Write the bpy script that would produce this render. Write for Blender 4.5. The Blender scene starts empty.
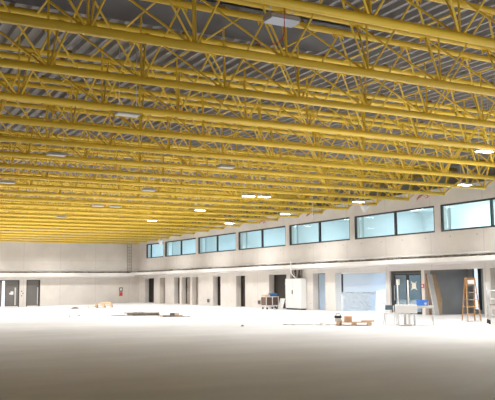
import bpy, math, random
from mathutils import Vector, Matrix
random.seed(7)
S = bpy.context.scene
COL = S.collection

# ------------------------------------------------------------------ helpers
class MB:
    """collects verts / faces, then links ONE mesh object"""
    def __init__(self):
        self.v = []; self.f = []; self.sm = []
    def add(self, vs, fs, smooth=False):
        o = len(self.v)
        self.v += [tuple(p) for p in vs]
        for f in fs:
            self.f.append(tuple(i + o for i in f)); self.sm.append(smooth)
        return self
    def box(self, x0, x1, y0, y1, z0, z1, M=None):
        vs = [Vector(p) for p in ((x0,y0,z0),(x1,y0,z0),(x1,y1,z0),(x0,y1,z0),(x0,y0,z1),(x1,y0,z1),(x1,y1,z1),(x0,y1,z1))]
        if M is not None: vs = [M @ p for p in vs]
        return self.add(vs, [(3,2,1,0),(4,5,6,7),(0,1,5,4),(1,2,6,5),(2,3,7,6),(3,0,4,7)])
    def bbox(self, x0, x1, y0, y1, z0, z1, b, M=None):
        """box with chamfered vertical + top edges (stack of two insets)"""
        vs = []
        def ring(ix, z):
            return [(x0+ix+b,y0+ix,z),(x1-ix-b,y0+ix,z),(x1-ix,y0+ix+b,z),(x1-ix,y1-ix-b,z),(x1-ix-b,y1-ix,z),(x0+ix+b,y1-ix,z),(x0+ix,y1-ix-b,z),(x0+ix,y0+ix+b,z)]
        for ix, z in ((b*.6,z0),(0,z0+b*.6),(0,z1-b*.6),(b*.6,z1)): vs += ring(ix, z)
        vs = [Vector(p) for p in vs]
        if M is not None: vs = [M @ p for p in vs]
        fs = [tuple(range(7,-1,-1)), tuple(range(24,32))]
        for r in range(3):
            for i in range(8):
                j = (i+1) % 8
                fs.append((r*8+i, r*8+j, r*8+8+j, r*8+8+i))
        return self.add(vs, fs)
    def tube(self, a, b, r, n=8, r2=None, cap=True):
        a = Vector(a); b = Vector(b); d = (b-a)
        if d.length < 1e-6: return self
        d.normalize()
        u = d.orthogonal().normalized(); w = d.cross(u)
        r2 = r if r2 is None else r2
        vs = []
        for p, rr in ((a, r), (b, r2)):
            for i in range(n):
                t = 2*math.pi*i/n
                vs.append(p + (u*math.cos(t) + w*math.sin(t))*rr)
        o = len(self.v)
        self.v += [tuple(p) for p in vs]
        for i in range(n):
            j = (i+1) % n
            self.f.append((o+i, o+j, o+n+j, o+n+i)); self.sm.append(True)
        if cap:
            self.f.append(tuple(o+i for i in range(n-1,-1,-1))); self.sm.append(False)
            self.f.append(tuple(o+n+i for i in range(n))); self.sm.append(False)
        return self
    def path(self, pts, r, n=6):
        for a, b in zip(pts[:-1], pts[1:]): self.tube(a, b, r, n)
        return self
    def prism(self, poly, d, M=None):
        """poly: list of 3d points (planar), extruded by vector d"""
        n = len(poly); d = Vector(d)
        vs = [Vector(p) for p in poly] + [Vector(p)+d for p in poly]
        if M is not None: vs = [M @ p for p in vs]
        fs = [tuple(range(n-1,-1,-1)), tuple(range(n,2*n))] + [(i,(i+1)%n,n+(i+1)%n,n+i) for i in range(n)]
        return self.add(vs, fs)
    def lathe(self, prof, n=16, M=None):
        vs = []
        for r, z in prof:
            for i in range(n):
                t = 2*math.pi*i/n; vs.append(Vector((r*math.cos(t), r*math.sin(t), z)))
        if M is not None: vs = [M @ p for p in vs]
        fs = []
        for k in range(len(prof)-1):
            for i in range(n):
                j = (i+1) % n; fs.append((k*n+i, k*n+j, k*n+n+j, k*n+n+i))
        self.add(vs, fs, True)
        self.add(vs[:n], [tuple(range(n-1,-1,-1))]); self.add(vs[-n:], [tuple(range(n))])
        return self
    def mesh(self, name, mat):
        me = bpy.data.meshes.new(name)
        me.from_pydata(self.v, [], self.f)
        me.polygons.foreach_set('use_smooth', self.sm)
        me.materials.append(mat); me.update()
        return me
    def build(self, name, mat, parent=None, loc=None, rz=0):
        o = bpy.data.objects.new(name, self.mesh(name, mat)); COL.objects.link(o)
        if loc is not None: o.location = loc
        o.rotation_euler.z = rz
        if parent is not None: o.parent = parent
        return o

def tag(o, label=None, cat=None, group=None, kind=None):
    if label: o['label'] = label
    if cat: o['category'] = cat
    if group: o['group'] = group
    if kind: o['kind'] = kind
    return o
def thing(name, label, cat, loc=(0,0,0), rz=0, group=None):
    o = bpy.data.objects.new(name, None); COL.objects.link(o)
    o.empty_display_size = .2
    o.location = loc; o.rotation_euler.z = rz
    return tag(o, label, cat, group)
def struct(o, label=None):
    o['kind'] = 'structure'
    if label: o['label'] = label
    return o
def sempty(name, label=None):
    o = bpy.data.objects.new(name, None); COL.objects.link(o); return struct(o, label)
def link_mesh(name, me, parent):
    o = bpy.data.objects.new(name, me); COL.objects.link(o); o.parent = parent; return o
def copy_tree(o, parent=None):
    c = o.copy(); COL.objects.link(c)
    if parent is not None: c.parent = parent
    for ch in list(o.children): copy_tree(ch, c)
    return c

# ------------------------------------------------------------------ materials
def mat(name, col, rough=.6, metal=0., noise=0., nscale=3., spec=.3, emit=None, estr=0., bump=0., alpha=1.):
    m = bpy.data.materials.new(name); m.use_nodes = True
    nt = m.node_tree; b = nt.nodes['Principled BSDF']
    b.inputs['Base Color'].default_value = (*col, 1); b.inputs['Roughness'].default_value = rough
    b.inputs['Metallic'].default_value = metal; b.inputs['Specular IOR Level'].default_value = spec
    if emit: b.inputs['Emission Color'].default_value = (*emit, 1); b.inputs['Emission Strength'].default_value = estr
    if alpha < 1: b.inputs['Alpha'].default_value = alpha
    if noise > 0 or bump > 0:
        tc = nt.nodes.new('ShaderNodeTexCoord'); nz = nt.nodes.new('ShaderNodeTexNoise')
        nz.inputs['Scale'].default_value = nscale; nz.inputs['Detail'].default_value = 6
        nt.links.new(tc.outputs['Object'], nz.inputs['Vector'])
        if noise > 0:
            r = nt.nodes.new('ShaderNodeMapRange')
            r.inputs['From Min'].default_value = .3; r.inputs['From Max'].default_value = .7
            r.inputs['To Min'].default_value = 1-noise; r.inputs['To Max'].default_value = 1+noise*.6
            nt.links.new(nz.outputs['Fac'], r.inputs['Value'])
            mx = nt.nodes.new('ShaderNodeVectorMath'); mx.operation = 'SCALE'
            mx.inputs[0].default_value = col
            nt.links.new(r.outputs['Result'], mx.inputs['Scale'])
            nt.links.new(mx.outputs['Vector'], b.inputs['Base Color'])
        if bump > 0:
            bp = nt.nodes.new('ShaderNodeBump'); bp.inputs['Strength'].default_value = bump; bp.inputs['Distance'].default_value = .02
            nt.links.new(nz.outputs['Fac'], bp.inputs['Height']); nt.links.new(bp.outputs['Normal'], b.inputs['Normal'])
    return m

def concrete(name, col, axis, joint=3.27, off=0., zj=None, holes=True):
    """fair-faced concrete: cloudy tone, panel joints and rows of formwork tie holes"""
    m = bpy.data.materials.new(name); m.use_nodes = True
    nt = m.node_tree; N = nt.nodes; L = nt.links; b = N['Principled BSDF']
    b.inputs['Roughness'].default_value = .8; b.inputs['Specular IOR Level'].default_value = .15
    tc = N.new('ShaderNodeTexCoord'); sp = N.new('ShaderNodeSeparateXYZ'); L.new(tc.outputs['Object'], sp.inputs[0])
    h = sp.outputs[axis]; z = sp.outputs['Z']
    def math_(op, a, bb=None, c=None):
        n = N.new('ShaderNodeMath'); n.operation = op
        for i, q in enumerate((a, bb, c)):
            if q is None: continue
            if isinstance(q, (int, float)): n.inputs[i].default_value = q
            else: L.new(q, n.inputs[i])
        return n.outputs[0]
    def dist(coord, period, o):     # distance to nearest multiple of period
        return math_('PINGPONG', math_('SUBTRACT', coord, o), period/2)
    def near(coord, period, o, w):  # 1 within w of a multiple
        return math_('LESS_THAN', dist(coord, period, o), w)
    nz = N.new('ShaderNodeTexNoise'); nz.inputs['Scale'].default_value = .55; nz.inputs['Detail'].default_value = 8
    nz.inputs['Roughness'].default_value = .65; L.new(tc.outputs['Object'], nz.inputs['Vector'])
    r = N.new('ShaderNodeMapRange'); r.inputs['From Min'].default_value = .3; r.inputs['From Max'].default_value = .7
    r.inputs['To Min'].default_value = .88; r.inputs['To Max'].default_value = 1.06; L.new(nz.outputs['Fac'], r.inputs['Value'])
    fac = r.outputs['Result']
    lines = near(h, joint, off, .03)
    if zj is not None: lines = math_('MAXIMUM', lines, math_('LESS_THAN', math_('ABSOLUTE', math_('SUBTRACT', z, zj)), .02))
    fac = math_('MULTIPLY', fac, math_('SUBTRACT', 1., math_('MULTIPLY', lines, .13)))
    if holes:
        hd = dist(h, joint/2, off+.4); zd = dist(z, 1.15, .4)
        rr = math_('SQRT', math_('ADD', math_('MULTIPLY', hd, hd), math_('MULTIPLY', zd, zd)))
        fac = math_('MULTIPLY', fac, math_('SUBTRACT', 1., math_('MULTIPLY', math_('LESS_THAN', rr, .035), .5)))
    sc = N.new('ShaderNodeVectorMath'); sc.operation = 'SCALE'; sc.inputs[0].default_value = col
    L.new(fac, sc.inputs['Scale']); L.new(sc.outputs['Vector'], b.inputs['Base Color'])
    return m

def floor_material():
    m = bpy.data.materials.new('floor screed'); m.use_nodes = True
    nt = m.node_tree; N = nt.nodes; L = nt.links; b = N['Principled BSDF']
    b.inputs['Specular IOR Level'].default_value = .25
    tc = N.new('ShaderNodeTexCoord')
    a = N.new('ShaderNodeTexNoise'); a.inputs['Scale'].default_value = .35; a.inputs['Detail'].default_value = 9; a.inputs['Roughness'].default_value = .62
    mp = N.new('ShaderNodeMapping'); mp.inputs['Scale'].default_value = (1., 2.2, 1.); mp.inputs['Rotation'].default_value = (0, 0, .5)
    L.new(tc.outputs['Object'], mp.inputs['Vector']); L.new(mp.outputs['Vector'], a.inputs['Vector'])
    cr = N.new('ShaderNodeValToRGB')
    cr.color_ramp.elements[0].position = .28; cr.color_ramp.elements[0].color = (.60, .60, .605, 1)
    cr.color_ramp.elements[1].position = .72; cr.color_ramp.elements[1].color = (.75, .75, .755, 1)
    L.new(a.outputs['Fac'], cr.inputs['Fac']); L.new(cr.outputs['Color'], b.inputs['Base Color'])
    r = N.new('ShaderNodeMapRange'); r.inputs['To Min'].default_value = .45; r.inputs['To Max'].default_value = .75
    L.new(a.outputs['Fac'], r.inputs['Value']); L.new(r.outputs['Result'], b.inputs['Roughness'])
    return m

def glass(name, tint, trans=.85, rough=.03):
    m = bpy.data.materials.new(name); m.use_nodes = True
    nt = m.node_tree; N = nt.nodes; L = nt.links
    for n in list(N):
        if n.type != 'OUTPUT_MATERIAL': N.remove(n)
    out = [n for n in N if n.type == 'OUTPUT_MATERIAL'][0]
    t = N.new('ShaderNodeBsdfTransparent'); t.inputs['Color'].default_value = (*tint, 1)
    g = N.new('ShaderNodeBsdfGlossy'); g.inputs['Roughness'].default_value = rough; g.inputs['Color'].default_value = (.9,.95,1,1)
    mx = N.new('ShaderNodeMixShader'); mx.inputs['Fac'].default_value = 1-trans
    L.new(t.outputs[0], mx.inputs[1]); L.new(g.outputs[0], mx.inputs[2]); L.new(mx.outputs[0], out.inputs['Surface'])
    return m
def film(name, col, opa=.5):
    m = bpy.data.materials.new(name); m.use_nodes = True
    nt = m.node_tree; N = nt.nodes; L = nt.links
    b = N['Principled BSDF']; b.inputs['Base Color'].default_value = (*col,1); b.inputs['Roughness'].default_value = .3
    out = [n for n in N if n.type == 'OUTPUT_MATERIAL'][0]
    t = N.new('ShaderNodeBsdfTransparent'); mx = N.new('ShaderNodeMixShader'); mx.inputs['Fac'].default_value = opa
    L.new(t.outputs[0], mx.inputs[1]); L.new(b.outputs[0], mx.inputs[2]); L.new(mx.outputs[0], out.inputs['Surface'])
    return m

M = {}
M['yellow'] = mat('yellow paint', (.87,.585,.045), .42, noise=.10, nscale=1.2, spec=.4)
M['yellow_b'] = mat('yellow paint on bars', (.83,.55,.04), .45, noise=.08, nscale=3, spec=.4)
M['bracket'] = mat('brown bracket', (.30,.17,.04), .6)
M['deck'] = mat('galvanised deck', (.285,.28,.285), .5, metal=.2, noise=.08, nscale=.8)
M['deck_panel'] = mat('smooth grey panel', (.06,.06,.07), .6, noise=.12, nscale=.6)
M['wall_r'] = concrete('concrete right', (.70,.66,.62), 'Y', 3.54, 1.2)
M['wall_b'] = concrete('concrete back', (.70,.66,.615), 'X', 3.3, 15.7, 3.93, False)
M['conc'] = mat('plain concrete', (.60,.56,.52), .8, noise=.1, nscale=.8)
M['ledge'] = mat('ledge concrete', (.76,.73,.70), .7, noise=.06, nscale=1.5)
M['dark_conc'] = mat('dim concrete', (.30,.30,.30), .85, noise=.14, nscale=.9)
M['void'] = mat('unlit room', (.012,.011,.010), .9)  # near-black colour stands in for the shade inside unlit rooms
M['floor'] = floor_material()
M['frame'] = mat('anthracite frame', (.022,.024,.026), .45, spec=.4)
M['glass'] = glass('cyan glass', (.83,.94,.975), .95)
M['doorglass'] = glass('door glass', (.45,.66,.76), .82)
M['room'] = mat('pale room wall', (.74,.78,.79), .8, noise=.05, nscale=.5)
M['room_d'] = mat('grey blue room wall', (.34,.45,.48), .8, noise=.06, nscale=.7)
M['white'] = mat('white enamel', (.80,.80,.79), .4, spec=.4)
M['off_white'] = mat('off white', (.72,.71,.69), .5)
M['housing'] = mat('lamp housing', (.50,.52,.56), .35, metal=.5)
M['reflector_off'] = mat('dark tube reflector', (.42,.44,.50), .3, metal=.4)
M['lit'] = mat('lit diffuser', (.9,.9,.9), .5, emit=(1,.98,.95), estr=14)
M['dim'] = mat('unlit diffuser', (.80,.80,.79), .5)
M['cable_red'] = mat('red cable', (.55,.05,.04), .5)
M['cable_black'] = mat('black cable', (.05,.045,.04), .6)
M['cable_white'] = mat('white cable', (.85,.85,.83), .5)
M['debris'] = mat('brown grey debris', (.15,.125,.10), .9, noise=.5, nscale=6)
M['door_grey'] = mat('grey door leaf', (.135,.128,.125), .5, noise=.08, nscale=1.5)
M['door_brown'] = mat('dark brown door leaf', (.024,.018,.015), .55)
M['door_beige'] = mat('taupe panel', (.31,.265,.225), .6, noise=.08, nscale=2)
M['door_blue'] = mat('pale blue panel', (.36,.47,.60), .5, noise=.05, nscale=2)
M['steel'] = mat('brushed steel', (.66,.66,.66), .3, metal=.8)
M['alu'] = mat('aluminium tube', (.70,.71,.73), .35, metal=.6)
M['grey_metal'] = mat('grey painted metal', (.33,.32,.31), .5)
M['wood'] = mat('orange pine', (.56,.29,.11), .55, noise=.18, nscale=9)
M['ply'] = mat('plywood brown', (.50,.33,.18), .6, noise=.16, nscale=4)
M['ply_d'] = mat('brown board edge', (.40,.23,.11), .6, noise=.16, nscale=5)
M['board'] = mat('pale grey board', (.66,.64,.62), .6, noise=.05, nscale=2)
M['pallet'] = mat('raw pallet wood', (.62,.42,.26), .75, noise=.2, nscale=8)
M['plank_d'] = mat('dark weathered plank', (.17,.145,.125), .8, noise=.3, nscale=5)
M['plank_m'] = mat('grey brown plank', (.36,.31,.27), .8, noise=.25, nscale=5)
M['card'] = mat('cardboard', (.66,.43,.28), .8, noise=.08, nscale=5)
M['case'] = mat('brown case panel', (.085,.05,.04), .5, noise=.12, nscale=4)
M['case2'] = mat('warm brown case panel', (.15,.085,.06), .5, noise=.12, nscale=4)
M['blue'] = mat('blue fabric', (.028,.10,.25), .7)
M['blue_crate'] = mat('blue plastic crate', (.07,.24,.80), .4)
M['black'] = mat('black rubber', (.02,.02,.02), .6)
M['chair'] = mat('dark teal plastic', (.05,.085,.11), .5)
M['red'] = mat('red plastic', (.65,.04,.03), .4)
M['paper'] = mat('white paper', (.86,.86,.84), .7)
M['tape'] = mat('cream tape', (.82,.77,.62), .6)
M['grey_bag'] = mat('grey plastic sheet', (.62,.63,.65), .4, noise=.25, nscale=7)
M['film'] = film('plastic film', (.74,.87,1.0), .45)
M['film_w'] = film('white film', (.92,.95,.98), .85)
M['sky_slit'] = mat('daylit glazing', (.6,.75,.85), .4, emit=(.72,.88,1.), estr=.9)
M['gap_light'] = mat('daylight through door gap', (.8,.88,.95), .4, emit=(.78,.90,1.), estr=1.5)

# ------------------------------------------------------------------ dimensions (metres)
XW = 26.6           # face of right wall
YB = 70.3           # face of back wall
XL, YF = -8.6, -6.0 # left and near walls, outside the frame
ZD = 7.36           # underside of roof deck
def floor_z(x, y):
    def s(t): t = min(1, max(0, t)); return t*t*(3-2*t)
    return -.24*s((y-48)/20)*min(1, max(0, (25.5-x)/12))

# ------------------------------------------------------------------ floor
fb = MB(); xs = [XL + (31-XL)*i/44 for i in range(45)]; ys = [YF + (71-YF)*j/60 for j in range(61)]
fb.add([(x, y, floor_z(x, y)) for y in ys for x in xs], [(j*45+i, j*45+i+1, j*45+46+i, j*45+45+i) for j in range(60) for i in range(44)], True)
struct(fb.build('floor', M['floor']), 'pale grey concrete screed floor')

# ------------------------------------------------------------------ walls
def wall_cells(mb, axis, a0, a1, d0, d1, z0, z1, holes):
    A = sorted({a0, a1, *[h[0] for h in holes], *[h[1] for h in holes]}); Z = sorted({z0, z1, *[h[2] for h in holes], *[h[3] for h in holes]})
    A = [a for a in A if a0 <= a <= a1]; Z = [z for z in Z if z0 <= z <= z1]
    for i in range(len(A)-1):
        run = None
        for k in range(len(Z)-1):
            c = ((A[i]+A[i+1])/2, (Z[k]+Z[k+1])/2)
            solid = not any(h[0] < c[0] < h[1] and h[2] < c[1] < h[3] for h in holes)
            if solid: run = [Z[k], Z[k+1]] if run is None else [run[0], Z[k+1]]
            if run and (not solid or k == len(Z)-2):
                if axis == 'Y': mb.box(d0, d1, A[i], A[i+1], run[0], run[1])
                else: mb.box(A[i], A[i+1], d0, d1, run[0], run[1])
                run = None
HEAD = 2.25
OP = [(66.49,68.75),(63.84,65.1),(60.68,61.88),(58.51,60.24),(56.94,58.16),(52.95,54.24),(49.03,50.42),(43.36,45.63),(38.9,40.25),(33.15,37.86),(30.32,32.82),(26.11,30.09),(22.3,25.68)]
WIN = [(22.1,28.78,25.5),(29.21,35.86,32.3),(36.3,42.95,39.5),(43.4,50.05,46.6),(50.4,57.0,53.6),(57.4,63.95,60.5),(64.3,68.5,67.4),(15.0,21.7,18.4)]
wb = MB()
wall_cells(wb, 'Y', YF, YB, XW, XW+.4, -.3, 6.25, [(a,b,-.3,HEAD) for a,b in OP] + [(a,b,4.1,5.44) for a,b,_ in WIN])
struct(wb.build('wall_right', M['wall_r']), 'long pale concrete wall with window band and door openings')
DB = [(12.55,15.37,2.16),(15.97,17.2,2.17)]   # openings in the back wall
bb = MB(); wall_cells(bb, 'X', XL, 31.4, YB, YB+.35, -.5, 7.6, [(a,b,-.5,h) for a,b,h in DB])
struct(bb.build('wall_back', M['wall_b']), 'pale concrete end wall with panel joints')
struct(MB().box(XL-.3, XL, YF, YB, -.3, 7.6).build('wall_left', M['conc']))
struct(MB().box(XL, 31.4, YF-.3, YF, -.3, 7.6).build('wall_front', M['conc']))
# recess over the right wall; its back panel is coloured dark as shade
struct(MB().box(27.75, 27.95, YF, YB, 6.0, 7.6).build('trim_1', M['dark_conc']), 'dark panel standing in for the shaded void behind the truss bearings')
struct(MB().box(XW+.4, 27.75, YF, YB, 6.1, 6.25).build('trim_2', M['conc']), 'concrete bearing shelf above the windows')

# ------------------------------------------------------------------ ledge round the hall
le = MB()
le.prism([(XW,YF,2.50),(25.93,YF,2.56),(25.90,YF,2.60),(25.90,YF,2.78),(25.94,YF,2.81),(XW,YF,2.81)], (0, YB-YF, 0))
struct(le.build('trim_3', M['ledge']), 'projecting white concrete ledge along the right wall')
le = MB()
le.prism([(XL,YB,2.36),(XL,YB-.67,2.42),(XL,YB-.70,2.46),(XL,YB-.70,2.74),(XL,YB-.66,2.78),(XL,YB,2.78)], (25.9-XL, 0, 0))
struct(le.build('trim_4', M['ledge']), 'projecting white concrete ledge along the back wall')
struct(MB().tube((26.53,YF,2.985),(26.53,YB,2.985),.05,8).build('trim_5', M['white']), 'white pipe above the ledge on the right wall')
struct(MB().tube((XL,YB-.06,2.965),(26.5,YB-.06,2.965),.05,8).build('trim_6', M['white']), 'white pipe above the ledge on the back wall')
# uneven dark ribbon added to draw the dark gap line above the ledge
def ribbon(p0, p1, along, n, name, label):
    mb = MB(); pts = []
    for i in range(n+1):
        t = i/n; q = Vector(p0).lerp(Vector(p1), t)
        pts.append(q + Vector((random.uniform(-.05,.05), random.uniform(-.05,.05), 0)))
    for i in range(n):
        r = random.uniform(.040, .075)
        mb.tube(pts[i], pts[i+1], r, 6)
    return tag(mb.build(name, M['debris']), label, 'cable')
ribbon((26.15,20,2.865),(26.15,YB-.9,2.865),'Y',90,'ledge_gap_strip','long uneven dark strip standing in for the gap above the ledge under the windows')
ribbon((9,YB-.42,2.84),(25.6,YB-.42,2.84),'X',40,'ledge_gap_strip','dark strip standing in for the gap above the ledge of the back wall')

# ------------------------------------------------------------------ roof deck: trapezoidal sheet, ribs along Y
dk = MB(); pitch = .34; prof = []
x = XL
while x < 28.0:
    prof += [(x, ZD+.02), (x+.03, ZD+.13), (x+.24, ZD+.13), (x+.27, ZD+.02)]; x += pitch
n = len(prof)
dk.add([(px, yy, pz) for yy in (YF, YB) for px, pz in prof], [(i, i+1, n+i+1, n+i) for i in range(n-1)])
struct(dk.build('ceiling', M['deck']), 'grey corrugated metal roof deck')
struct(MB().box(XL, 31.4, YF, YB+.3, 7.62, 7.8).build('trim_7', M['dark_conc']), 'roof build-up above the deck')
struct(MB().box(XL+.05, 10.6, 13.72, 15.62, ZD-.015, ZD+.012).build('trim_8', M['deck_panel']), 'smooth dark grey ceiling panel between two trusses')

# ------------------------------------------------------------------ trusses
P = 1.92; DT = .95; ZC = 5.8; ZT = 7.2; SP = 2.572; Y0 = 12.12
H = ZT-ZC
XB = [3.66+P*k for k in range(-6, 12)]          # bottom nodes
XE = 25.7                                        # end node of bottom chord
XT = [3.66+P*k+P/2-.5 for k in range(-6, 12)]    # top nodes
me_bottom = MB().tube((XL+.02,0,0),(XE+.05,0,0),.080,12).mesh('bottom_chord', M['yellow'])
me_top = MB().tube((XL+.02,0,0),(27.5,0,0),.072,12).mesh('top_chord', M['yellow'])
def bar_mesh(a, b, r): return MB().tube(a, b, r, 6, cap=False).mesh('diagonal_bar', M['yellow_b'])
diag = []   # (name, mesh)
bars = []
for i, xb in enumerate(XB):
    for s in (-1, 1):
        if i > 0: bars.append(((xb-.04,s*.02,.03), (XT[i-1],s*DT,H-.04), .0225))
        bars.append(((xb+.04,s*.02,.03), (XT[i],s*DT,H-.04), .0225))
for s in (-1, 1):    # raking end bars up to the bearing
    bars.append(((XE,s*.02,.02), (XT[-1]+.05,s*DT,H-.04), .03))
    bars.append(((XE,s*.02,.02), (27.15,s*DT,H-.05), .038))
diag = [bar_mesh(*b) for b in bars]
posts = [MB().tube((xb,0,.03),(xb-.02,0,H-.02),.022,6,cap=False).mesh('post_bar', M['yellow_b']) for xb in XB]
ties = [MB().tube((xb-.02,-DT,H),(xb-.02,DT,H),.024,6,cap=False).mesh('cross_tie', M['yellow_b']) for xb in XB]
def u_plate(x, y, z, up, w=.13, h=.12):
    """curved saddle plate hugging a chord where bars meet"""
    k = 1 if up else -1; poly = []
    for t in range(0, 9):
        a = math.pi*t/8
        poly.append((x - w*math.cos(a), y-.012, z + k*(h + .0 - (h-.045)*math.sin(a))))
    poly += [(x+w+.03, y-.012, z), (x-w-.03, y-.012, z)]
    return MB().prism(poly, (0,.024,0)).mesh('gusset_plate', M['yellow'])
gus_b = [u_plate(xb, 0, .05, True) for xb in XB]
gus_t = [u_plate(xt, s*DT, H-.045, False) for xt in XT for s in (-1,1)]
brk = [MB().box(xt+.88, xt+.98, s*DT-.04, s*DT+.04, H+.06, H+.12).mesh('deck_bracket', M['bracket']) for xt in XT for s in (-1,1)]
wm = MB()
for b in bars: wm.tube(b[0], b[1], b[2], 5, cap=False)
for xb in XB: wm.tube((xb,0,.03),(xb-.02,0,H-.02),.022,5,cap=False).tube((xb-.02,-DT,H),(xb-.02,DT,H),.024,5,cap=False)
me_web = wm.mesh('web_bars', M['yellow_b'])
ORD = ['nearest','second nearest','third nearest','fourth nearest','fifth nearest','sixth nearest','seventh nearest','eighth nearest','ninth nearest','tenth nearest','eleventh nearest','twelfth nearest','thirteenth nearest']
ORDB = ['last','second to last','third from last','fourth from last','fifth from last','sixth from last','seventh from last','eighth from last','ninth from last','tenth from last','eleventh from last','twelfth from last']
KMIN, KMAX = -2, 22
NT = KMAX-KMIN+1
for k in range(KMIN, KMAX+1):
    y = Y0+SP*k; z = ZC - .32*max(0, (y-30)/40)**2
    idx = k-KMIN
    if idx < 13: lab = '%s yellow tubular steel roof truss spanning overhead under the grey deck' % ORD[idx]
    else: lab = '%s yellow tubular steel roof truss before the far end wall' % ORDB[NT-1-idx]
    t = thing('roof_truss', lab, 'truss', (0, y, z), 0, 'yellow roof trusses')
    link_mesh('bottom_chord', me_bottom, t)
    for s in (-1, 1):
        c = link_mesh('top_chord', me_top, t); c.location = (0, s*DT, H)
    if k <= 8:
        for m in diag: link_mesh('diagonal_bar', m, t)
        for m in posts: link_mesh('post_bar', m, t)
        for m in ties: link_mesh('cross_tie', m, t)
        if k <= 4:
            for m in gus_b + gus_t: link_mesh('gusset_plate', m, t)
        if k <= 3:
            for m in brk: link_mesh('deck_bracket', m, t)
    else:
        link_mesh('web_bars', me_web, t)

# ------------------------------------------------------------------ luminaires
ROWN = {0:'row farthest from the windows', 1:'second row from the left', 2:'second row from the windows', 3:'row nearest the windows'}
COLX = [6.3, 12.3, 18.1, 23.6]; ROWY = [10.45, 17.5, 24.0, 31.4, 38.5, 45.6, 52.8, 60.0]
NEARN = ['nearest','second','third','fourth','fifth','sixth','seventh','eighth']
ZL = 5.72
lit = {(2,j) for j in (1,3,4,5)} | {(3,j) for j in (1,2,3,4,5)}
skip = {(1,0),(2,0),(3,0),(1,1),(2,2)} | {(i,j) for i in range(4) for j in (6,7)}
# lit luminaires' light plus added fill at unlit and fixtureless grid points
POWER = [[0,10,40,90,150,230,330,380],[0,30,80,150,210,260,350,380],[20,210,190,220,250,270,330,330],[70,150,190,200,210,220,180,150]]
for i, x in enumerate([-5.6,.4]+COLX):
    for j, y in enumerate(ROWY):
        e = POWER[max(0,i-2)][j]*(.6 if i < 2 else 1)
        if e <= 0: continue
        L = bpy.data.lights.new('luminaire_and_fill_light', 'AREA'); L.shape = 'RECTANGLE'; L.size = .6; L.size_y = .34
        L.spread = math.radians(150); L.energy = e; L.color = (1, .978, .955)
        lo = bpy.data.objects.new('luminaire_and_fill_light', L); COL.objects.link(lo); lo.location = (x, y, ZL-.32*max(0, (y-30)/40)**2-.08)
for x, y, e in ((-5.6,67,130),(.4,67,150),(6.3,67,170),(12.3,67,170),(18.1,67,170),(23.6,67,90),(16,-2,40),(23,-2,60),(23.6,4,90),(17,4,30)):  # added fill lamps without fixtures, for the back wall and near hall
    L = bpy.data.lights.new('luminaire_and_fill_light', 'AREA'); L.shape = 'RECTANGLE'; L.size = .6; L.size_y = .34
    L.spread = math.radians(150); L.energy = e; L.color = (1, .978, .955)
    lo = bpy.data.objects.new('luminaire_and_fill_light', L); COL.objects.link(lo); lo.location = (x, y, ZL-.05 if y < 30 else ZL-.4)
hous = MB()
hous.prism([(-.29,-.15,.0),(-.29,.15,.0),(-.29,.15,.05),(-.29,.08,.10),(-.29,-.08,.10),(-.29,-.15,.05)], (.58,0,0))
me_h = hous.mesh('lamp_housing', M['housing'])
dif = MB().box(-.27,.27,-.13,.13,-.012,-.004); me_lit = dif.mesh('diffuser', M['lit']); me_dim = MB().box(-.27,.27,-.13,.13,-.012,-.004).mesh('diffuser', M['dim'])
lou = MB()
for q in range(5): lou.prism([(-.28,-.145+q*.058,-.01),(-.28,-.117+q*.058,.0),(-.28,-.09+q*.058,-.01),(-.28,-.117+q*.058,-.05)], (.56,0,0))
me_lou = lou.mesh('louvre', M['reflector_off'])
rod = MB().tube((-.22,0,.14),(-.22,0,1.66),.008,6).tube((.22,0,.14),(.22,0,1.66),.008,6).mesh('hanging_rod', M['steel'])
rod_n = MB().tube((-.22,0,.14),(-.22,0,1.30),.008,6).tube((.22,0,.14),(.22,0,1.30),.008,6).mesh('hanging_rod', M['steel'])
for i, x0 in enumerate(COLX):
    rank = -1
    for j, y in enumerate(ROWY):
        x = x0
        if (i, j) in skip: continue
        rank += 1
        on = (i, j) in lit
        near0 = (i, j) == (0, 0)
        lab = ('%s luminaire under the trusses, %s in the %s' % ('glowing' if on else 'unlit', NEARN[rank] + (' from camera' if rank else ' to camera'), ROWN[i])) if not near0 else 'large unlit grey louvred luminaire at the top of the picture with red cable'
        z = 6.10 if near0 else ZL - .32*max(0, (y-30)/40)**2 - .02
        if near0: x, y = 6.72, 11.0
        t = thing('ceiling_luminaire', lab, 'lamp', (x, y, z), 0, 'ceiling luminaires')
        link_mesh('lamp_housing', me_h, t)
        if near0: link_mesh('louvre', me_lou, t)
        else: link_mesh('diffuser', me_lit if on else me_dim, t)
        link_mesh('hanging_rod', rod_n if near0 else rod, t)
for x, y, on, lab in ((17.3,31.45,True,'glowing ceiling luminaire just left of another glowing one in the middle distance'),(13.25,38.6,False,'unlit ceiling luminaire just right of another unlit one at the far left')):
    t = thing('ceiling_luminaire', lab, 'lamp', (x, y, ZL-.34*max(0, (y-30)/40)**2-.02), 0, 'ceiling luminaires')
    link_mesh('lamp_housing', me_h, t); link_mesh('diffuser', me_lit if on else me_dim, t); link_mesh('hanging_rod', rod, t)
for x, y, e in ((0,6,45),(8,7,85),(17,7,145),(24,10,130),(3,16,45),(12,16,85),(21,18,120)):  # added upward fill without fixtures, brightens the near ceiling
    L = bpy.data.lights.new('ceiling_fill', 'AREA'); L.shape = 'RECTANGLE'; L.size = 4; L.size_y = 4
    L.energy = e; L.color = (1, .978, .955)
    lo = bpy.data.objects.new('ceiling_fill', L); COL.objects.link(lo); lo.location = (x, y, 2.2); lo.rotation_euler = (math.pi, 0, 0)
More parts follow.
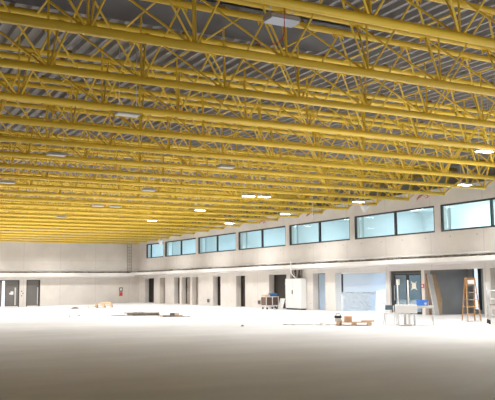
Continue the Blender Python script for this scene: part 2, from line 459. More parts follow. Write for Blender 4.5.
# red cable dropping past the near luminaire
rc = MB(); pts = [(6.60,10.72,7.40),(6.60,10.72,6.6),(6.59,10.70,6.2),(6.58,10.68,5.95),(6.56,10.66,5.75),(6.50,10.64,5.62),(6.40,10.64,5.55),(6.30,10.66,5.52)]
rc.path(pts, .008, 6)
tag(rc.build('red_cable', M['cable_red']), 'thin red cable hanging past the near unlit luminaire', 'cable')

# ------------------------------------------------------------------ windows of the upper band
WORD = ['nearest','second nearest','third nearest','fourth nearest','fifth nearest','sixth nearest','farthest']
def quadbox(mb, y0, y1, z0, z1, x0, x1): return mb.box(x0, x1, y0, y1, z0, z1)
for i, (a, b, m) in enumerate(WIN):
    w = sempty('window_%d' % (i+1), ('%s dark framed clerestory window with two cyan panes' % WORD[i]) if i < 7 else None)
    f = MB(); t = .085; x0, x1 = XW+.03, XW+.15
    f.box(x0,x1,a,b,4.1,4.1+t); f.box(x0,x1,a,b,5.44-t,5.44); f.box(x0,x1,a,a+t,4.1+t,5.44-t); f.box(x0,x1,b-t,b,4.1+t,5.44-t)
    f.build('window_frame', M['frame'], w)
    MB().box(x0,x1,m-.055,m+.055,4.1+t,5.44-t).build('mullion', M['frame'], w)
    for p, q in ((a+t, m-.055), (m+.055, b-t)):
        MB().box(XW+.085,XW+.095,p,q,4.1+t,5.44-t).build('glass_pane', M['glass'], w)
# rooms behind the band
rb = MB()
rb.box(XW+.4,32.0,14.5,YB,3.55,3.75); rb.box(XW+.4,32.0,14.5,YB,5.85,6.02); rb.box(31.8,32.0,14.5,YB,3.75,5.85); rb.box(XW+.4,32,14.3,14.5,3.6,6.02); rb.box(XW+.4,32,YB-.15,YB-.005,3.75,5.85)
struct(rb.build('wall_gallery', M['room']), 'pale upper rooms behind the clerestory windows')
pb = MB()
for y in (21.9,29.0,36.1,43.2,50.2,57.2,64.1): pb.box(27.4,31.8,y-.1,y+.1,3.75,5.85)
struct(pb.build('wall_gallery_partition', M['room']), 'white partitions between the upper rooms')
for q, (y0, y1) in enumerate(((25.9,26.7),(30.4,31.0),(38.8,40.2),(46.0,46.6),(52.2,53.4),(59.0,59.6))):
    struct(MB().box(30.6,31.8,y0,y1,3.75,5.85).build('wall_gallery_pier', M['room_d']), None)
for y in (18.3,23.6,27.0,32.5,39.6,46.7,53.7,60.6,67):
    L = bpy.data.lights.new('gallery_light', 'AREA'); L.shape = 'RECTANGLE'; L.size = .5; L.size_y = 2.2; L.energy = 120; L.color = (.88,.97,1)
    lo = bpy.data.objects.new('gallery_light', L); COL.objects.link(lo); lo.location = (29.8, y, 5.78)
for q, y in enumerate((25.2,34.2,40.8,47.6)):
    o = MB().box(29.6,29.9,y-.55,y+.55,5.79,5.845).build('ceiling_panel_light', M['lit'])
    tag(o, 'bright strip light on the ceiling of the upper room behind the %s window' % WORD[min(q, 6)], 'lamp', 'strip lights of the upper rooms')

# ------------------------------------------------------------------ lower rooms behind openings
lb = MB()
lb.box(XW+.4,31.4,22,YB,2.5,2.7); lb.box(31.2,31.4,22,YB,-.3,2.5)
for y in (21.9,30.2,32.9,38.2,41.2,46.4,51.5,55.6,62.6,YB): lb.box(XW+.4,31.2,y-.08,y+.08,-.3,2.5)
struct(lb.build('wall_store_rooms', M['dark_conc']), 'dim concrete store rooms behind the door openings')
struct(MB().box(31.05,31.19,41.3,YB-.1,0,2.5).build('wall_store_shade', M['void']), 'black sheet standing in for the shade behind the narrow openings')  # shade of the room depth put into a black sheet
def leaf(i, y0, y1, x, mname, label, handle=None):
    d = sempty('door_%d' % i, label)
    MB().box(x, x+.05, y0, y1, .0, HEAD-.03).build('door_leaf', M[mname], d)  # in void material this is a black panel painted as shade, no door
    if handle is not None:
        MB().box(x-.05,x-.02,handle-.015,handle+.015,.85,1.35).box(x-.05,x+.01,handle-.012,handle+.012,.87,.89).box(x-.05,x+.01,handle-.012,handle+.012,1.31,1.33).build('door_handle', M['steel'], d)
    return d
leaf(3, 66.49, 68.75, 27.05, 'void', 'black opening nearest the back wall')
leaf(4, 63.84, 65.1, 27.02, 'door_beige', 'taupe recessed door second from the back wall')
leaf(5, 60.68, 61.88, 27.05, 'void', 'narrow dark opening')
d = leaf(6, 58.51, 59.85, 26.93, 'door_beige', 'taupe door leaf beside a dark gap', 59.6)
leaf(7, 56.94, 58.16, 27.02, 'door_beige', 'brown shaded recessed door')
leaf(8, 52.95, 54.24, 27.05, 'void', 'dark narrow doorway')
leaf(9, 49.03, 50.42, 27.05, 'door_brown', 'dark narrow doorway left of the trolley')
leaf(10, 43.36, 45.63, 27.03, 'door_brown', 'wide dark brown door behind the trolley')
leaf(11, 38.9, 40.25, 27.04, 'door_blue', 'pale blue door right of the white cabinet')

# window onto the lobby, glazed and taped with film (opening 10)
a, b = OP[9]
w = sempty('window_10', 'big pale blue lobby window half covered with plastic film')
f = MB(); f.box(XW+.16,XW+.26,b-.42,b-.34,0,2.2); f.box(XW+.16,XW+.26,a,a+.06,0,2.2); f.box(XW+.16,XW+.26,a+.06,b-.42,2.17,2.25)
f.build('window_frame', M['off_white'], w)
MB().box(XW+.14,XW+.25,b-.52,b-.42,1.02,2.17).build('mullion', M['frame'], w)
MB().box(XW+.14,XW+.25,a+1.0,b-.52,1.02,1.10).build('transom', M['frame'], w)
MB().box(XW+.19,XW+.20,a+.06,b-.42,1.06,2.17).build('glass_pane', M['film'], w)
# crumpled film sheet over the lower half
fm = MB(); nu, nv = 26, 10
vs = []
for v in range(nv+1):
    for u in range(nu+1):
        yy = a+.1+(b-a-.62)*u/nu; zz = .02+1.18*v/nv
        if v == nv: zz -= random.uniform(0,.20)
        vs.append((XW+.10+random.uniform(-.014,.014), yy, zz))
fm.add(vs, [(v*(nu+1)+u, v*(nu+1)+u+1, (v+1)*(nu+1)+u+1, (v+1)*(nu+1)+u) for v in range(nv) for u in range(nu)])
tag(fm.build('plastic_sheet', M['film']), 'crumpled clear plastic sheet taped over the lower half of the lobby window', 'plastic sheet')
tag(MB().add([(XW+.09,a+.12,.12),(XW+.08,a+1.05,.10),(XW+.06,a+1.0,.66),(XW+.09,a+.95,1.2),(XW+.09,a+.15,1.28)], [(0,1,2,3,4)]).build('plastic_sheet', M['film_w']), 'opaque white plastic patch at the right of the lobby window', 'plastic sheet')
lbk = MB().box(29.3,29.4,33.0,38.1,0,2.5).build('wall_lobby', mat('lobby wall', (.42,.62,.88), .8, noise=.05, nscale=.5)); struct(lbk)
def room_light(x, y, z, e, col, sx=1., sy=1.):
    L = bpy.data.lights.new('room_light', 'AREA'); L.shape = 'RECTANGLE'; L.size = sx; L.size_y = sy; L.spread = math.radians(150); L.energy = e; L.color = col
    lo = bpy.data.objects.new('room_light', L); COL.objects.link(lo); lo.location = (x, y, z); return lo
room_light(28.1, 35.5, 2.46, 95, (.80,.92,1), 1.2, 4)
room_light(28.6, 31.5, 2.46, 60, (.80,.92,1), 1.2, 1.6)
room_light(28.9, 39.7, 2.46, 8, (.80,.92,1))

# glazed double door (opening 11)
a, b = OP[10]; m = (a+b)/2 - .05
d = sempty('door_12', 'dark framed glazed double door with paper taped on the glass')
f = MB(); x0, x1 = XW+.10, XW+.18
f.box(x0,x1,a,a+.10,0,HEAD-.0); f.box(x0,x1,b-.22,b,0,HEAD); f.box(x0,x1,a+.10,b-.22,HEAD-.13,HEAD); f.build('door_frame', M['frame'], d)
for p, q in ((a+.10, m-.02), (m+.02, b-.22)):
    lf = MB(); s = .07
    lf.box(x0-.01,x1-.02,p,p+s,.02,HEAD-.14); lf.box(x0-.01,x1-.02,q-s,q,.02,HEAD-.14); lf.box(x0-.01,x1-.02,p+s,q-s,HEAD-.24,HEAD-.14); lf.box(x0-.01,x1-.02,p+s,q-s,.02,.14)
    lo = lf.build('door_leaf', M['frame'], d)
    MB().box(x0+.02,x0+.03,p+s,q-s,.14,HEAD-.24).build('glass_pane', M['doorglass'], lo)
    MB().tube((x0-.07,q-.12,.7),(x0-.07,q-.12,1.5),.016,8).tube((x0-.07,q-.12,.78),(x0,q-.12,.78),.01,6).tube((x0-.07,q-.12,1.42),(x0,q-.12,1.42),.01,6).build('door_handle', M['steel'], lo)
tag(MB().box(x0+.008,x0+.016,m+.62,m+.92,1.52,1.82).build('paper_notice', M['paper']), 'white paper notice on the left leaf of the glazed door', 'notice')
st = []
for q in range(16):
    t = 2*math.pi*q/16; r = .34 if q % 4 == 2 else (.15 if q % 2 else .17)
    st.append((x0+.008, m-.50+r*math.cos(t), 1.47+r*1.0*math.sin(t)))
tag(MB().prism(st, (.008,0,0)).build('tape_cross', M['tape']), 'cream X of tape and paper on the right leaf of the glazed door', 'tape')
struct(MB().box(30.2,30.3,30.3,32.8,0,2.5).build('wall_vestibule', M['room_d']))

# open bay (opening 12): light slit on its right, grey depth
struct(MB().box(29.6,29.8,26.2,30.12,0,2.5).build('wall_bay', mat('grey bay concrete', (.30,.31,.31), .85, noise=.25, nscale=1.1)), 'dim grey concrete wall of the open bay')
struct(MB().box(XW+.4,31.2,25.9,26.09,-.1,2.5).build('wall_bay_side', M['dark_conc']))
w = sempty('window_11', 'tall narrow daylit slit window in the open bay')
MB().box(29.48,29.60,29.28,29.55,.25,2.45).build('glass_pane', M['sky_slit'], w)
MB().box(29.44,29.60,29.55,29.62,.2,2.5).box(29.44,29.60,29.21,29.28,.2,2.5).build('window_frame', M['frame'], w)
room_light(28.6, 28.2, 2.46, 16, (.85,.93,1))
room_light(28.9, 24.0, 2.46, 14, (1,.95,.9))

# back wall doors
d = sempty('door_1', 'grey double door left ajar at the left edge')
MB().box(12.55,12.65,YB+.02,YB+.14,-.26,2.16).box(15.27,15.37,YB+.02,YB+.14,-.26,2.16).box(12.65,15.27,YB+.02,YB+.14,2.08,2.16).build('door_frame', M['frame'], d)
l1 = MB().box(12.65,13.88,YB+.05,YB+.10,-.22,2.08).build('door_leaf', M['door_grey'], d)
l2 = MB().box(14.12,15.27,YB+.05,YB+.10,-.14,2.08).build('door_leaf', M['door_grey'], d)
MB().box(14.95,15.07,YB-.03,YB+.0,-.05,1.5).box(14.98,15.04,YB,YB+.05,.1,.14).box(14.98,15.04,YB,YB+.05,1.3,1.34).build('door_handle', M['steel'], l2)
MB().box(13.9,14.12,YB+.16,YB+.18,-.25,2.08).build('daylight_gap', M['gap_light'], d)
MB().box(12.65,15.27,YB+.03,YB+.12,-.26,-.14).build('threshold', M['off_white'], d)
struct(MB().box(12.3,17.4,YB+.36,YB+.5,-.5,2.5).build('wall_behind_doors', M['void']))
tag(MB().box(14.62,14.86,YB+.035,YB+.048,.88,1.16).box(14.5,14.64,YB+.035,YB+.048,.90,1.02).build('paper_notice', M['paper']), 'white paper notice on the grey double door', 'notice')
d = sempty('door_2', 'single grey door in the back wall')
MB().box(15.97,16.05,YB+.02,YB+.14,-.26,2.17).box(17.05,17.2,YB+.02,YB+.14,-.26,2.17).box(16.05,17.05,YB+.02,YB+.14,2.10,2.17).build('door_frame', M['frame'], d)
l3 = MB().box(16.05,17.05,YB+.05,YB+.10,-.12,2.10).build('door_leaf', M['door_grey'], d)
MB().box(16.93,17.01,YB-.03,YB,-.02,1.5).box(16.95,16.99,YB,YB+.05,.1,.14).box(16.95,16.99,YB,YB+.05,1.3,1.34).build('door_handle', M['steel'], l3)
MB().box(16.05,17.05,YB+.03,YB+.12,-.26,-.12).build('threshold', M['off_white'], d)
# switch plates between the two doors
for q in range(3):
    o = MB().box(15.52+.12*(q%2),15.60+.12*(q%2),YB-.03,YB+.0,.72+.2*q,.82+.2*q).build('switch_box', M['frame'])
    tag(o, ['lowest','middle','topmost'][q] + ' small dark switch box on the pier between the grey doors', 'switch', 'switch boxes by the grey doors')
# wall ladder
t = thing('wall_ladder', 'grey fixed ladder on the back wall above the ledge', 'ladder', (25.55, YB, 2.8))
for s in (-.2,.2): MB().tube((s,-.14,.0),(s,-.14,2.85),.028,8).build('rail', M['grey_metal'], t)
for q in range(10): MB().tube((-.2,-.14,.18+q*.28),(.2,-.14,.18+q*.28),.022,6).build('rung', M['grey_metal'], t)
for z in (.6,2.3): MB().tube((-.2,-.14,z),(-.2,0,z),.015,6).tube((.2,-.14,z),(.2,0,z),.015,6).build('wall_bracket', M['off_white'], t)
# safety sign
t = thing('safety_sign', 'small dark and red safety sign on the back wall', 'sign', (24.78, YB, .62))
MB().box(-.17,.17,-.03,-.002,0,.80).build('sign_panel', M['plank_m'], t)
MB().box(-.17,.17,-.036,-.03,.44,.80).build('dark_field', M['frame'], t)
MB().box(-.15,.15,-.036,-.03,.02,.34).build('red_field', M['red'], t)
MB().box(-.10,.10,-.040,-.036,.52,.72).build('pictogram', M['off_white'], t)
# small red break-glass box by the glazed door
t = thing('call_point', 'small red call point beside the glazed door', 'call point', (XW, 30.20, 1.36))
MB().bbox(-.05,.004,-.09,.09,0,.2,.012).build('red_box', M['red'], t)
MB().box(-.056,-.05,-.05,.05,.05,.15).build('glass_front', M['paper'], t)
for q, (y, z) in enumerate(((55.0,.25),(46.9,.25),(46.2,.25))):
    t = thing('socket_box', ['small dark socket box low on the wall, farthest along','small dark socket box low on the wall left of the trolley, left of two','small dark socket box low on the wall left of the trolley, right of two'][q], 'socket', (XW, y, z), 0, 'socket boxes at the wall foot')
    MB().bbox(-.09,-.002,-.16,.16,0,.26,.02).build('back_box', M['plank_d'], t)
    MB().box(-.1,-.09,-.09,.09,.05,.2).build('cover', M['frame'], t)

# ------------------------------------------------------------------ white electrical cabinet
t = thing('electrical_cabinet', 'tall white electrical cabinet against the right wall', 'cabinet', (26.36, 41.85, 0))
MB().bbox(-.2,.2,-.92,.92,.09,1.95,.012).build('body', M['white'], t)
MB().box(-.18,.19,-.88,.88,0,.09).build('plinth', M['black'], t)
for s in (-1,1):
    dd = MB().bbox(-.222,-.2,min(s*.01,s*.90),max(s*.01,s*.90),.13,1.91,.006).build('cabinet_door', M['white'], t)
    if s == 1: MB().box(-.25,-.222,.03,.10,.98,1.22).build('cabinet_handle', M['black'], dd)
    for z in (.4,1.6): MB().tube((-.23,s*.895,z),(-.23,s*.895,z+.1),.012,6).build('hinge', M['steel'], dd)
for q in range(9):
    yy = 42.5-.165*q
    o = MB().path([(26.40,yy,1.95),(26.44+.02*(q%2),yy+.02,2.2),(26.46,yy-.03*(q%3),2.51)], .03 if q % 3 else .045, 8).build('conduit', M['cable_black'] if q % 4 else M['plank_m'])
    tag(o, 'dark cable riser on top of the white cabinet, %s from the left' % NEARN[q] if q > 0 and q < 8 else ('leftmost dark cable riser on top of the white cabinet' if q == 0 else 'rightmost dark cable riser on top of the white cabinet'), 'cable', 'cable risers above the cabinet')
o = MB().path([(25.88,41.65,3.05),(25.86,41.6,2.9),(25.84,41.6,2.6),(25.9,41.65,2.3),(26.05,41.6,2.1),(26.2,41.55,1.965)], .03, 8).build('white_cable', M['cable_white'])
tag(o, 'white cable looping down from the ledge onto the white cabinet', 'cable')
o = MB().prism([(-.02,-.28,0),(-.02,.28,0),(.20,.28,.68),(.20,-.28,.68)], (.03,0,-.012)).build('leaning_board', M['white'], None, (25.93, 43.1, .012)); tag(o, 'small white board leaning at the foot of the white cabinet', 'board')

# ------------------------------------------------------------------ case trolley with bag and box
t = thing('case_trolley', 'low wheeled trolley with brown case panels and metal edging', 'trolley', (25.56, 43.78, 0))
MB().box(-.47,.47,-.36,.36,.20,.26).build('base_rail', M['alu'], t)
MB().box(-.44,.44,-.33,.33,.26,.80).build('case_body', M['case'], t)
MB().box(-.447,-.44,-.28,.28,.30,.76).build('side_panel', M['case2'], t)
MB().box(-.40,-.02,-.337,-.33,.30,.76).build('front_panel', M['case'], t); MB().box(.06,.40,-.337,-.33,.30,.76).build('front_panel', M['case'], t)
for sx in (-.45,0,.45):
    for sy in (-.34,.34): MB().box(sx-.022,sx+.022,sy-.022,sy+.022,.26,.82).build('corner_post', M['alu'], t)
MB().box(-.47,.47,-.36,-.32,.78,.82).box(-.47,.47,.32,.36,.78,.82).box(-.47,-.43,-.32,.32,.78,.82).box(.43,.47,-.32,.32,.78,.82).build('top_rail', M['alu'], t)
for sx in (-.36,.36):
    for sy in (-.28,.28):
        c = MB().box(sx-.03,sx+.03,sy-.03,sy+.03,.12,.20).build('caster', M['steel'], t)
        MB().tube((sx-.025,sy,.07),(sx+.025,sy,.07),.07,12).build('wheel', M['black'], c)
MB().path([(-.20,.30,.82),(-.20,.30,1.02),(.12,.30,1.02),(.12,.30,.82)], .014, 8).build('push_handle', M['alu'], t)
t = thing('cardboard_box', 'flat orange beige cardboard box on the left of the case trolley', 'box', (25.32, 43.81, .82))
MB().bbox(-.19,.12,-.30,.30,0,.12,.008).build('box_body', M['card'], t); MB().box(-.05,.0,-.302,.302,.119,.123).build('tape_strip', M['tape'], t)
# blue bag: rounded lathe-like lump
bg = MB(); nu, nv = 14, 6; vs = []
for v in range(nv+1):
    ph = -math.pi/2 + math.pi*v/nv
    for u in range(nu):
        th = 2*math.pi*u/nu; c = abs(math.cos(th))**.6*(1 if math.cos(th) > 0 else -1); s_ = abs(math.sin(th))**.6*(1 if math.sin(th) > 0 else -1)
        cp = max(0.02, math.cos(ph))**.5
        vs.append((.30*c*cp, .26*s_*cp, .11+.11*math.sin(ph)*(1+.12*math.sin(3*th))))
bg.add(vs, [(v*nu+u, v*nu+(u+1)%nu, (v+1)*nu+(u+1)%nu, (v+1)*nu+u) for v in range(nv) for u in range(nu)], True)
t = thing('blue_bag', 'blue fabric bag on top of the case trolley', 'bag', (25.72, 43.63, .82))
bg.build('bag_body', M['blue'], t)
MB().path([(-.12,-.1,.20),(-.08,-.1,.27),(.08,-.1,.27),(.12,-.1,.20)], .012, 6).build('bag_handle', M['blue'], t)

# ------------------------------------------------------------------ scrap and timber on the floor
def plank(name, x, y, z, L, wd, th, rz, m, label, cat='plank', group=None):
    o = MB().box(-L/2,L/2,-wd/2,wd/2,0,th).build(name, M[m], None, (x,y,z), rz); return tag(o, label, cat, group)
rz0 = -.38
# long dark stack in the middle distance
for q, (dx, dy, z, L, wd, m, lab) in enumerate((
    (0,0,0,2.0,.55,'plank_d','wide dark board at the bottom of the left floor stack'),
    (.12,.05,.06,1.7,.45,'plank_d','dark board lying on the bottom board of the left floor stack'),
    (.42,-.02,.12,1.15,.35,'plank_m','short grey brown board on the right end of the left floor stack'),
    (-.55,.04,.12,.7,.22,'plank_m','short grey brown board on the left end of the left floor stack'),
    (-1.0,-.35,0,1.1,.14,'plank_m','narrow plank on the floor sticking out left of the left stack'),
    (-.15,.1,.18,.45,.3,'off_white','pale offcut on top of the left floor stack'))):
    plank('timber_board', 14.95+dx*math.cos(rz0)-dy*math.sin(rz0), 39.2+dx*math.sin(rz0)+dy*math.cos(rz0), z, L, wd, .06, rz0+[0,.04,-.06,.12,.1,.3][q], m, lab, 'board', 'left stack of dark boards')
# second smaller heap
for q, (dx, dy, z, L, wd, th, r, m, lab) in enumerate((
    (-.22,.1,0,.55,.16,.10,.3,'pallet','pale brown offcut at the left of the small heap'),
    (-.1,-.1,.0,.5,.12,.07,-.5,'plank_d','dark offcut in front of the small heap'),
    (.15,.05,0,.28,.22,.20,.2,'plank_d','dark brown block in the middle of the small heap'),
    (.42,.0,0,.5,.2,.09,-.2,'plank_m','grey brown offcut right of the small heap'),
    (.32,.02,.09,.24,.2,.12,.5,'card','orange brown box on the small heap'),
    (.8,-.05,0,.45,.10,.05,.1,'plank_m','thin batten at the right end of the small heap'),
    (-.45,.05,0,.4,.08,.05,-.1,'off_white','thin white batten at the left end of the small heap'))):
    plank('timber_offcut', 15.55+dx*math.cos(rz0)-dy*math.sin(rz0), 36.7+dx*math.sin(rz0)+dy*math.cos(rz0), z, L, wd, th, rz0+r, m, lab, 'offcut', 'small heap of offcuts')
# far pallets by the back wall
def pallet(x, y, z, rz, label, L=1.2, W=.8, mname='pallet', group=None):
    t = thing('pallet', label, 'pallet', (x,y,z), rz, group)
    for q in range(3): MB().box(-L/2,L/2,-W/2+q*(W-.1)/2,-W/2+q*(W-.1)/2+.1,0,.022).build('bottom_board', M[mname], t)
    for q in range(3):
        for p in range(3):
            cx = -L/2+.07+p*(L-.14)/2; cy = -W/2+.05+q*(W-.1)/2
            MB().box(cx-.07,cx+.07,cy-.05,cy+.05,.022,.10).build('block', M[mname], t)
    for p in range(3): MB().box(-L/2+p*(L-.14)/2,-L/2+p*(L-.14)/2+.14,-W/2,W/2,.10,.122).build('bearer', M[mname], t)
    for q in range(5): MB().box(-L/2,L/2,-W/2+q*(W-.12)/4,-W/2+q*(W-.12)/4+.12,.122,.144).build('deck_board', M[mname], t)
    return t
z0 = floor_z(18.6,57)
pallet(18.75,56.9,z0,-.45,'raw wood pallet by the back wall, bottom of the right pile',1.3,.9)
pallet(18.72,56.95,z0+.146,-.42,'raw wood pallet resting on another pallet by the back wall',1.2,.8)
t = thing('cardboard_box', 'low brown cardboard box on the far pallets', 'box', (18.9,56.95,z0+.29), -.4); MB().bbox(-.4,.4,-.28,.28,0,.13,.01).build('box_body', M['card'], t); MB().box(-.402,.402,-.03,.03,.125,.133).build('tape_strip', M['tape'], t)
pallet(17.6,57.1,floor_z(17.6,57.1),-.3,'raw wood pallet by the back wall left of the pallet pile',.9,.8)
def lump(x, y, z, sx, sy, sz, m, name, label, cat, seed):
    rr = random.Random(seed); mb = MB(); nu, nv = 12, 5; vs = []
    for v in range(nv+1):
        ph = math.pi/2*v/nv
        for u in range(nu):
            th = 2*math.pi*u/nu; k = 1+rr.uniform(-.28,.28)
            vs.append((sx*math.cos(th)*math.cos(ph)*k, sy*math.sin(th)*math.cos(ph)*k, sz*math.sin(ph)*(1+rr.uniform(-.3,.3)) if v else 0))
    mb.add(vs, [(v*nu+u, v*nu+(u+1)%nu, (v+1)*nu+(u+1)%nu, (v+1)*nu+u) for v in range(nv) for u in range(nu)])
    return tag(mb.build(name, M[m], None, (x,y,z)), label, cat)
lump(16.35,56.3,floor_z(16.35,56.3),.30,.25,.12,'debris','rubble_heap','small dark grey rubble heap at the left end of the far scrap','rubble',3)
lump(16.98,56.4,floor_z(16.98,56.4),.42,.3,.13,'grey_bag','crumpled_sheet','crumpled grey plastic sheet left of the far pallets','plastic sheet',5)
lump(17.5,55.8,floor_z(17.5,55.8),.25,.2,.10,'grey_bag','crumpled_sheet','small crumpled grey plastic sheet just before the far pallets','plastic sheet',9)
for q, (x, y) in enumerate(((11.5,40.6),(12.1,40.9),(14.3,26.6))):
    lump(x, y, 0, .06, .05, .05, 'debris', 'floor_chip', ['dark chip on the bare floor at the left','dark chip on the bare floor right of the left chip','dark chip on the bare floor in the middle'][q], 'rubble', 20+q)
# laths and the near pallet
for q in range(4):
    o = MB().box(-.95,.95,-.025,.025,0,.025).build('metal_lath', M['steel' if q % 2 else 'plank_m'], None, (16.75+.12*q, 25.85-.12*q, 0), -.75+.05*(q-1.5)+.0)
    tag(o, ['farthest','second farthest','second nearest','nearest'][q]+' thin grey lath on the floor left of the near pallet', 'lath', 'laths on the floor')
pallet(18.02,24.45,0,-.75,'long raw wood pallet on the floor before the lobby window',1.30,.55)
t = thing('cardboard_box', 'open salmon cardboard box on the near pallet', 'box', (17.85,24.6,.146), -.5)
MB().box(-.14,.14,-.11,.11,0,.012).box(-.14,.14,-.11,-.1,.012,.17).box(-.14,.14,.1,.11,.012,.17).box(-.14,-.13,-.1,.1,.012,.17).box(.13,.14,-.1,.1,.012,.17).build('box_body', M['card'], t)
for s in (-1,1): MB().prism([(-.14,s*.11,.17),(.14,s*.11,.17),(.14,s*.19,.21),(-.14,s*.19,.21)], (0,0,.006)).build('box_flap', M['card'], t)
t = thing('tool_bag', 'black and white tool bag on the left end of the near pallet', 'bag', (17.62,24.92,.146), -.6)
MB().bbox(-.14,.14,-.09,.09,0,.13,.03).build('bag_body', M['off_white'], t)
MB().bbox(-.15,.13,-.10,.10,.13,.23,.035).build('bag_flap', M['black'], t)
MB().path([(-.1,0,.225),(-.07,0,.30),(.06,0,.30),(.09,0,.225)], .012, 6).build('bag_handle', M['black'], t)
lump(17.05,25.2,0,.12,.1,.10,'off_white','crumpled_sheet','small white crumpled paper left of the near pallet','paper',31)
plank('timber_offcut', 18.45,24.15,.146,.5,.09,.05,-.7,'pallet','short wooden batten lying on the right of the near pallet','offcut')

# ------------------------------------------------------------------ table, chair, bench, posts
VR = math.atan2(-.63,.77)   # across the view direction
t = thing('pedestal_table', 'white pedestal table with a deep white top in front of the glazed door', 'table', (19.47,23.11,0), VR)
MB().bbox(-.41,.41,-.26,.26,.47,.79,.02).build('table_top', M['white'], t)
MB().tube((-.04,0,.05),(-.04,0,.47),.05,14).build('pedestal', M['off_white'], t)
MB().lathe([(.24,0),(.25,.02),(.22,.045),(.07,.06)], 20, Matrix.Translation((-.04,0,0))).build('foot_plate', M['steel'], t)
for s in (-.36,.30): MB().tube((s,.22,.0),(s*.9,.2,.47),.012,8).build('leg', M['alu'], t)
t = thing('chair', 'dark backed chair with thin metal legs left of the white table', 'chair', (19.60,24.22,0), VR+.15)
MB().bbox(-.21,.21,-.20,.20,.42,.45,.012).build('seat', M['off_white'], t)
MB().prism([(-.16,.19,.56),(.16,.19,.56),(.14,.25,.74),(-.14,.25,.74)], (0,.02,0)).build('backrest', M['chair'], t)
for sx in (-1,1):
    MB().tube((sx*.23,-.22,0),(sx*.18,-.17,.42),.013,8).build('leg', M['alu'], t)
    MB().tube((sx*.22,.26,0),(sx*.18,.17,.42),.013,8).build('leg', M['alu'], t)
    MB().tube((sx*.18,.17,.42),(sx*.17,.24,.72),.013,8).build('back_upright', M['alu'], t)
t = thing('trestle_bench', 'narrow pale work table carrying a blue crate beside the white table', 'table', (20.30,23.06,0), VR)
MB().bbox(-.38,.38,-.22,.22,.70,.74,.008).build('table_top', M['off_white'], t)
for sx in (-.34,.34):
    for sy in (-.18,.18): MB().box(sx-.016,sx+.016,sy-.016,sy+.016,0,.70).build('leg', M['alu'], t)
MB().box(-.34,.34,-.19,-.17,.64,.70).box(-.34,.34,.17,.19,.64,.70).build('apron', M['off_white'], t)
t = thing('storage_crate', 'bright blue plastic crate on the narrow work table', 'crate', (20.26,23.09,.74), VR)
cb = MB(); cb.prism([(-.22,-.15,0),(.22,-.15,0),(.22,.15,0),(-.22,.15,0)], (0,0,.02))
for (p, q, r, s_) in ((-.22,.22,-.15,-.14),(-.22,.22,.14,.15),(-.22,-.21,-.14,.14),(.21,.22,-.14,.14)): cb.box(p,q,r,s_,.02,.2)
cb.build('crate_body', M['blue_crate'], t)
MB().box(-.235,.235,-.165,-.15,.18,.22).box(-.235,.235,.15,.165,.18,.22).box(-.235,-.22,-.15,.15,.18,.22).box(.22,.235,-.15,.15,.18,.22).build('crate_rim', M['blue_crate'], t)
MB().lathe([(.045,0),(.045,.004)], 12, Matrix.Translation((.12,-.152,.08)) @ Matrix.Rotation(math.pi/2,4,'X')).build('crate_label', M['paper'], t)
for q, (x, y, r, hh, lab) in enumerate(((19.62,23.72,.024,1.72,'thin white upright post left behind the white table'),(20.25,23.85,.036,1.72,'thicker white upright post behind the middle of the white table'))):
    t = thing('upright_post', lab, 'post', (x,y,0), VR)
    MB().tube((0,0,.02),(-.02,0,hh),r*1.25,10,r*.7).build('post_tube', M['white'], t)
    MB().bbox(-.11,.11,-.11,.11,0,.02,.006).build('base_plate', M['white'], t)

# ------------------------------------------------------------------ boards leaning in the open bay
def board(p0, p1, p2, p3, th, m, name, label, cat='board'):
    q = (Vector(p1)-Vector(p0)).cross(Vector(p3)-Vector(p0)).normalized()*th
    return tag(MB().prism([p0,p1,p2,p3], q).build(name, M[m]), label, cat)
board((26.61,29.80,0.01),(26.74,29.90,0.01),(26.74,30.06,2.06),(26.61,30.02,2.06),.03,'ply_d','brown_board','narrow dark brown board leaning at the left jamb of the open bay')
board((26.66,29.52,0.01),(27.02,29.58,0.01),(27.04,30.05,2.02),(26.68,30.0,2.02),.04,'board','pale_board','pale grey board leaning against the left side of the open bay')
tag(MB().prism([(27.02,29.72,.01),(27.34,29.72,.01),(27.52,29.85,.74),(27.46,29.95,1.3),(27.32,30.07,2.05),(27.05,30.08,2.10)], (.0,.03,0)).build('plywood_sheet', M['ply']), 'brown plywood sheet leaning right of the pale board in the bay', 'board')
# ------------------------------------------------------------------ wooden step ladder
t = thing('step_ladder', 'orange wooden step ladder standing before the open bay', 'ladder', (23.80,24.12,0), VR+.2)
def rail(x0, y0, x1, y1, z1, par, m='wood'):
    a = Vector((x0,y0,0)); b = Vector((x1,y1,z1)); mb = MB()
    w = .028; d = .018
    vs = [a+Vector((-d,-w,0)),a+Vector((d,-w,0)),a+Vector((d,w,0)),a+Vector((-d,w,0)),b+Vector((-d,-w,0)),b+Vector((d,-w,0)),b+Vector((d,w,0)),b+Vector((-d,w,0))]
    mb.add(vs, [(3,2,1,0),(4,5,6,7),(0,1,5,4),(1,2,6,5),(2,3,7,6),(3,0,4,7)])
    return mb.build('rail', M[m], par)
HL = 1.82
for yb, yt in ((-.42,-.06),(.42,.06)):
    for s in (-1,1): rail(s*.27,yb,s*.18,yt,HL,t)
    for q in range(5):
        z = .30+.30*q; f_ = z/HL; yy = yb+(yt-yb)*f_; xx = .27-.09*f_
        MB().box(-xx,xx,yy-.035,yy+.035,z-.015,z+.015).build('rung', M['wood'] if not (q == 3 and yb < 0) else M['plank_m'], t)
    for s in (-1,1):
        MB().box(s*.27-.022,s*.27+.022,yb-.034,yb+.034,0,.05).build('foot_cap', M['alu'], t)
MB().box(-.19,.19,-.10,.10,HL-.05,HL-.02).build('top_step', M['wood'], t)
MB().prism([(-.13,-.135,HL-.28),(.13,-.135,HL-.28),(.14,-.105,HL-.10),(-.14,-.105,HL-.10)], (0,-.012,0)).build('warning_label', M['paper'], t)
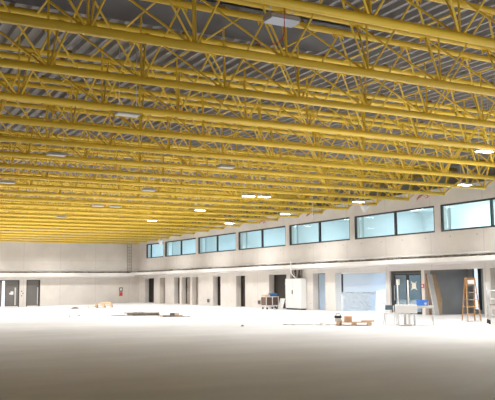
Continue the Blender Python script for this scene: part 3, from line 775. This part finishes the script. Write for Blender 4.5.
# ------------------------------------------------------------------ rolling scaffold at the right edge
t = thing('rolling_scaffold', 'aluminium rolling scaffold with black caster at the right edge', 'scaffold', (23.44,21.98,0), VR)
for s in (0,1):
    xx = -.60+s*1.3
    for sy in (-.32,.32):
        MB().tube((xx,sy,.2),(xx,sy,1.62),.03,10).build('upright', M['alu'], t)
        c = MB().tube((xx,sy,.12),(xx,sy,.2),.022,8).build('caster_stem', M['steel'], t)
        MB().tube((xx-.03,sy,.085),(xx+.03,sy,.085),.085,16).build('wheel', M['black'], c)
    for q in range(4): MB().tube((xx,-.32,.40+.32*q),(xx,.32,.40+.32*q),.02,8).build('rung', M['alu'], t)
for sy in (-.32,.32):
    for z in (.32,.62,.95,1.28): MB().tube((-.60,sy,z),(.70,sy,z),.022,8).build('side_bar', M['alu'], t)
MB().box(-.58,.68,-.30,.30,.72,.76).build('platform', M['plank_m'], t)

# ------------------------------------------------------------------ things near the truss ends
for q, (x, y, z, lab) in enumerate(((25.0,32.75,5.62,'white cone loudspeaker under the trusses beside a clerestory window'),(25.1,61.3,5.30,'small white cone loudspeaker hanging near the far corner'))):
    t = thing('cone_loudspeaker', lab, 'loudspeaker', (x,y,z))
    MB().lathe([(.05,-.28),(.10,-.2),(.20,-.02),(.23,.06),(.22,.08)], 18).build('horn', M['white'], t)
    MB().lathe([(.14,.08),(.14,.18),(.06,.22)], 14).build('driver', M['off_white'], t)
    MB().tube((0,0,.2),(0,0,7.36-z),.012,6).build('hanging_rod', M['steel'], t)
o = MB().path([(23.3,35.2,6.9),(23.32,35.2,5.9),(23.3,35.2,5.1)], .014, 6).build('pull_cord', M['cable_white']); tag(o, 'thin white cord hanging down from a truss before the third window', 'cable')
for q, (y, z, lab) in enumerate(((29.9,5.95,'tangled red cable on the concrete above the second nearest window'),(40.2,5.95,'tangled red cable on the concrete above the third nearest window'),(46.3,5.9,'tangled red cable on the concrete above the fourth nearest window'))):
    rr = random.Random(q+3); pts = [(26.52-rr.uniform(0,.08), y+.42*math.sin(.9*k)+rr.uniform(-.1,.1), z+.12*math.cos(1.7*k)+rr.uniform(-.05,.05)) for k in range(14)]
    tag(MB().path(pts, .012, 6).build('red_cable', M['cable_red']), lab, 'cable')

# ------------------------------------------------------------------ world, camera, view
wd = bpy.data.worlds.new('world'); S.world = wd; wd.use_nodes = True
wd.node_tree.nodes['Background'].inputs['Color'].default_value = (.7,.8,.9,1); wd.node_tree.nodes['Background'].inputs['Strength'].default_value = .03
cam = bpy.data.cameras.new('camera'); co = bpy.data.objects.new('camera', cam); COL.objects.link(co)
R_ = ((.87746654,.0450616,.4775164),(-.4795699,.09918249,.87188046),(-.00807294,-.99404843,.10863951))
right = Vector((R_[0][0],R_[1][0],R_[2][0])); down = Vector((R_[0][1],R_[1][1],R_[2][1])); fwd = Vector((R_[0][2],R_[1][2],R_[2][2]))
mw = Matrix((( right.x,-down.x,-fwd.x,0),(right.y,-down.y,-fwd.y,0),(right.z,-down.z,-fwd.z,1.6),(0,0,0,1)))
co.matrix_world = mw
cam.sensor_fit = 'HORIZONTAL'; cam.sensor_width = 36; cam.lens = 773.58/495*36; cam.clip_start = .1; cam.clip_end = 300
S.camera = co
S.view_settings.view_transform = 'Standard'; S.view_settings.look = 'None'; S.view_settings.exposure = .2; S.view_settings.gamma = 1.12
S.cycles.max_bounces = 10; S.cycles.diffuse_bounces = 6; S.cycles.transparent_max_bounces = 12
S.cycles.use_denoising = True
S.cycles.sample_clamp_indirect = 6
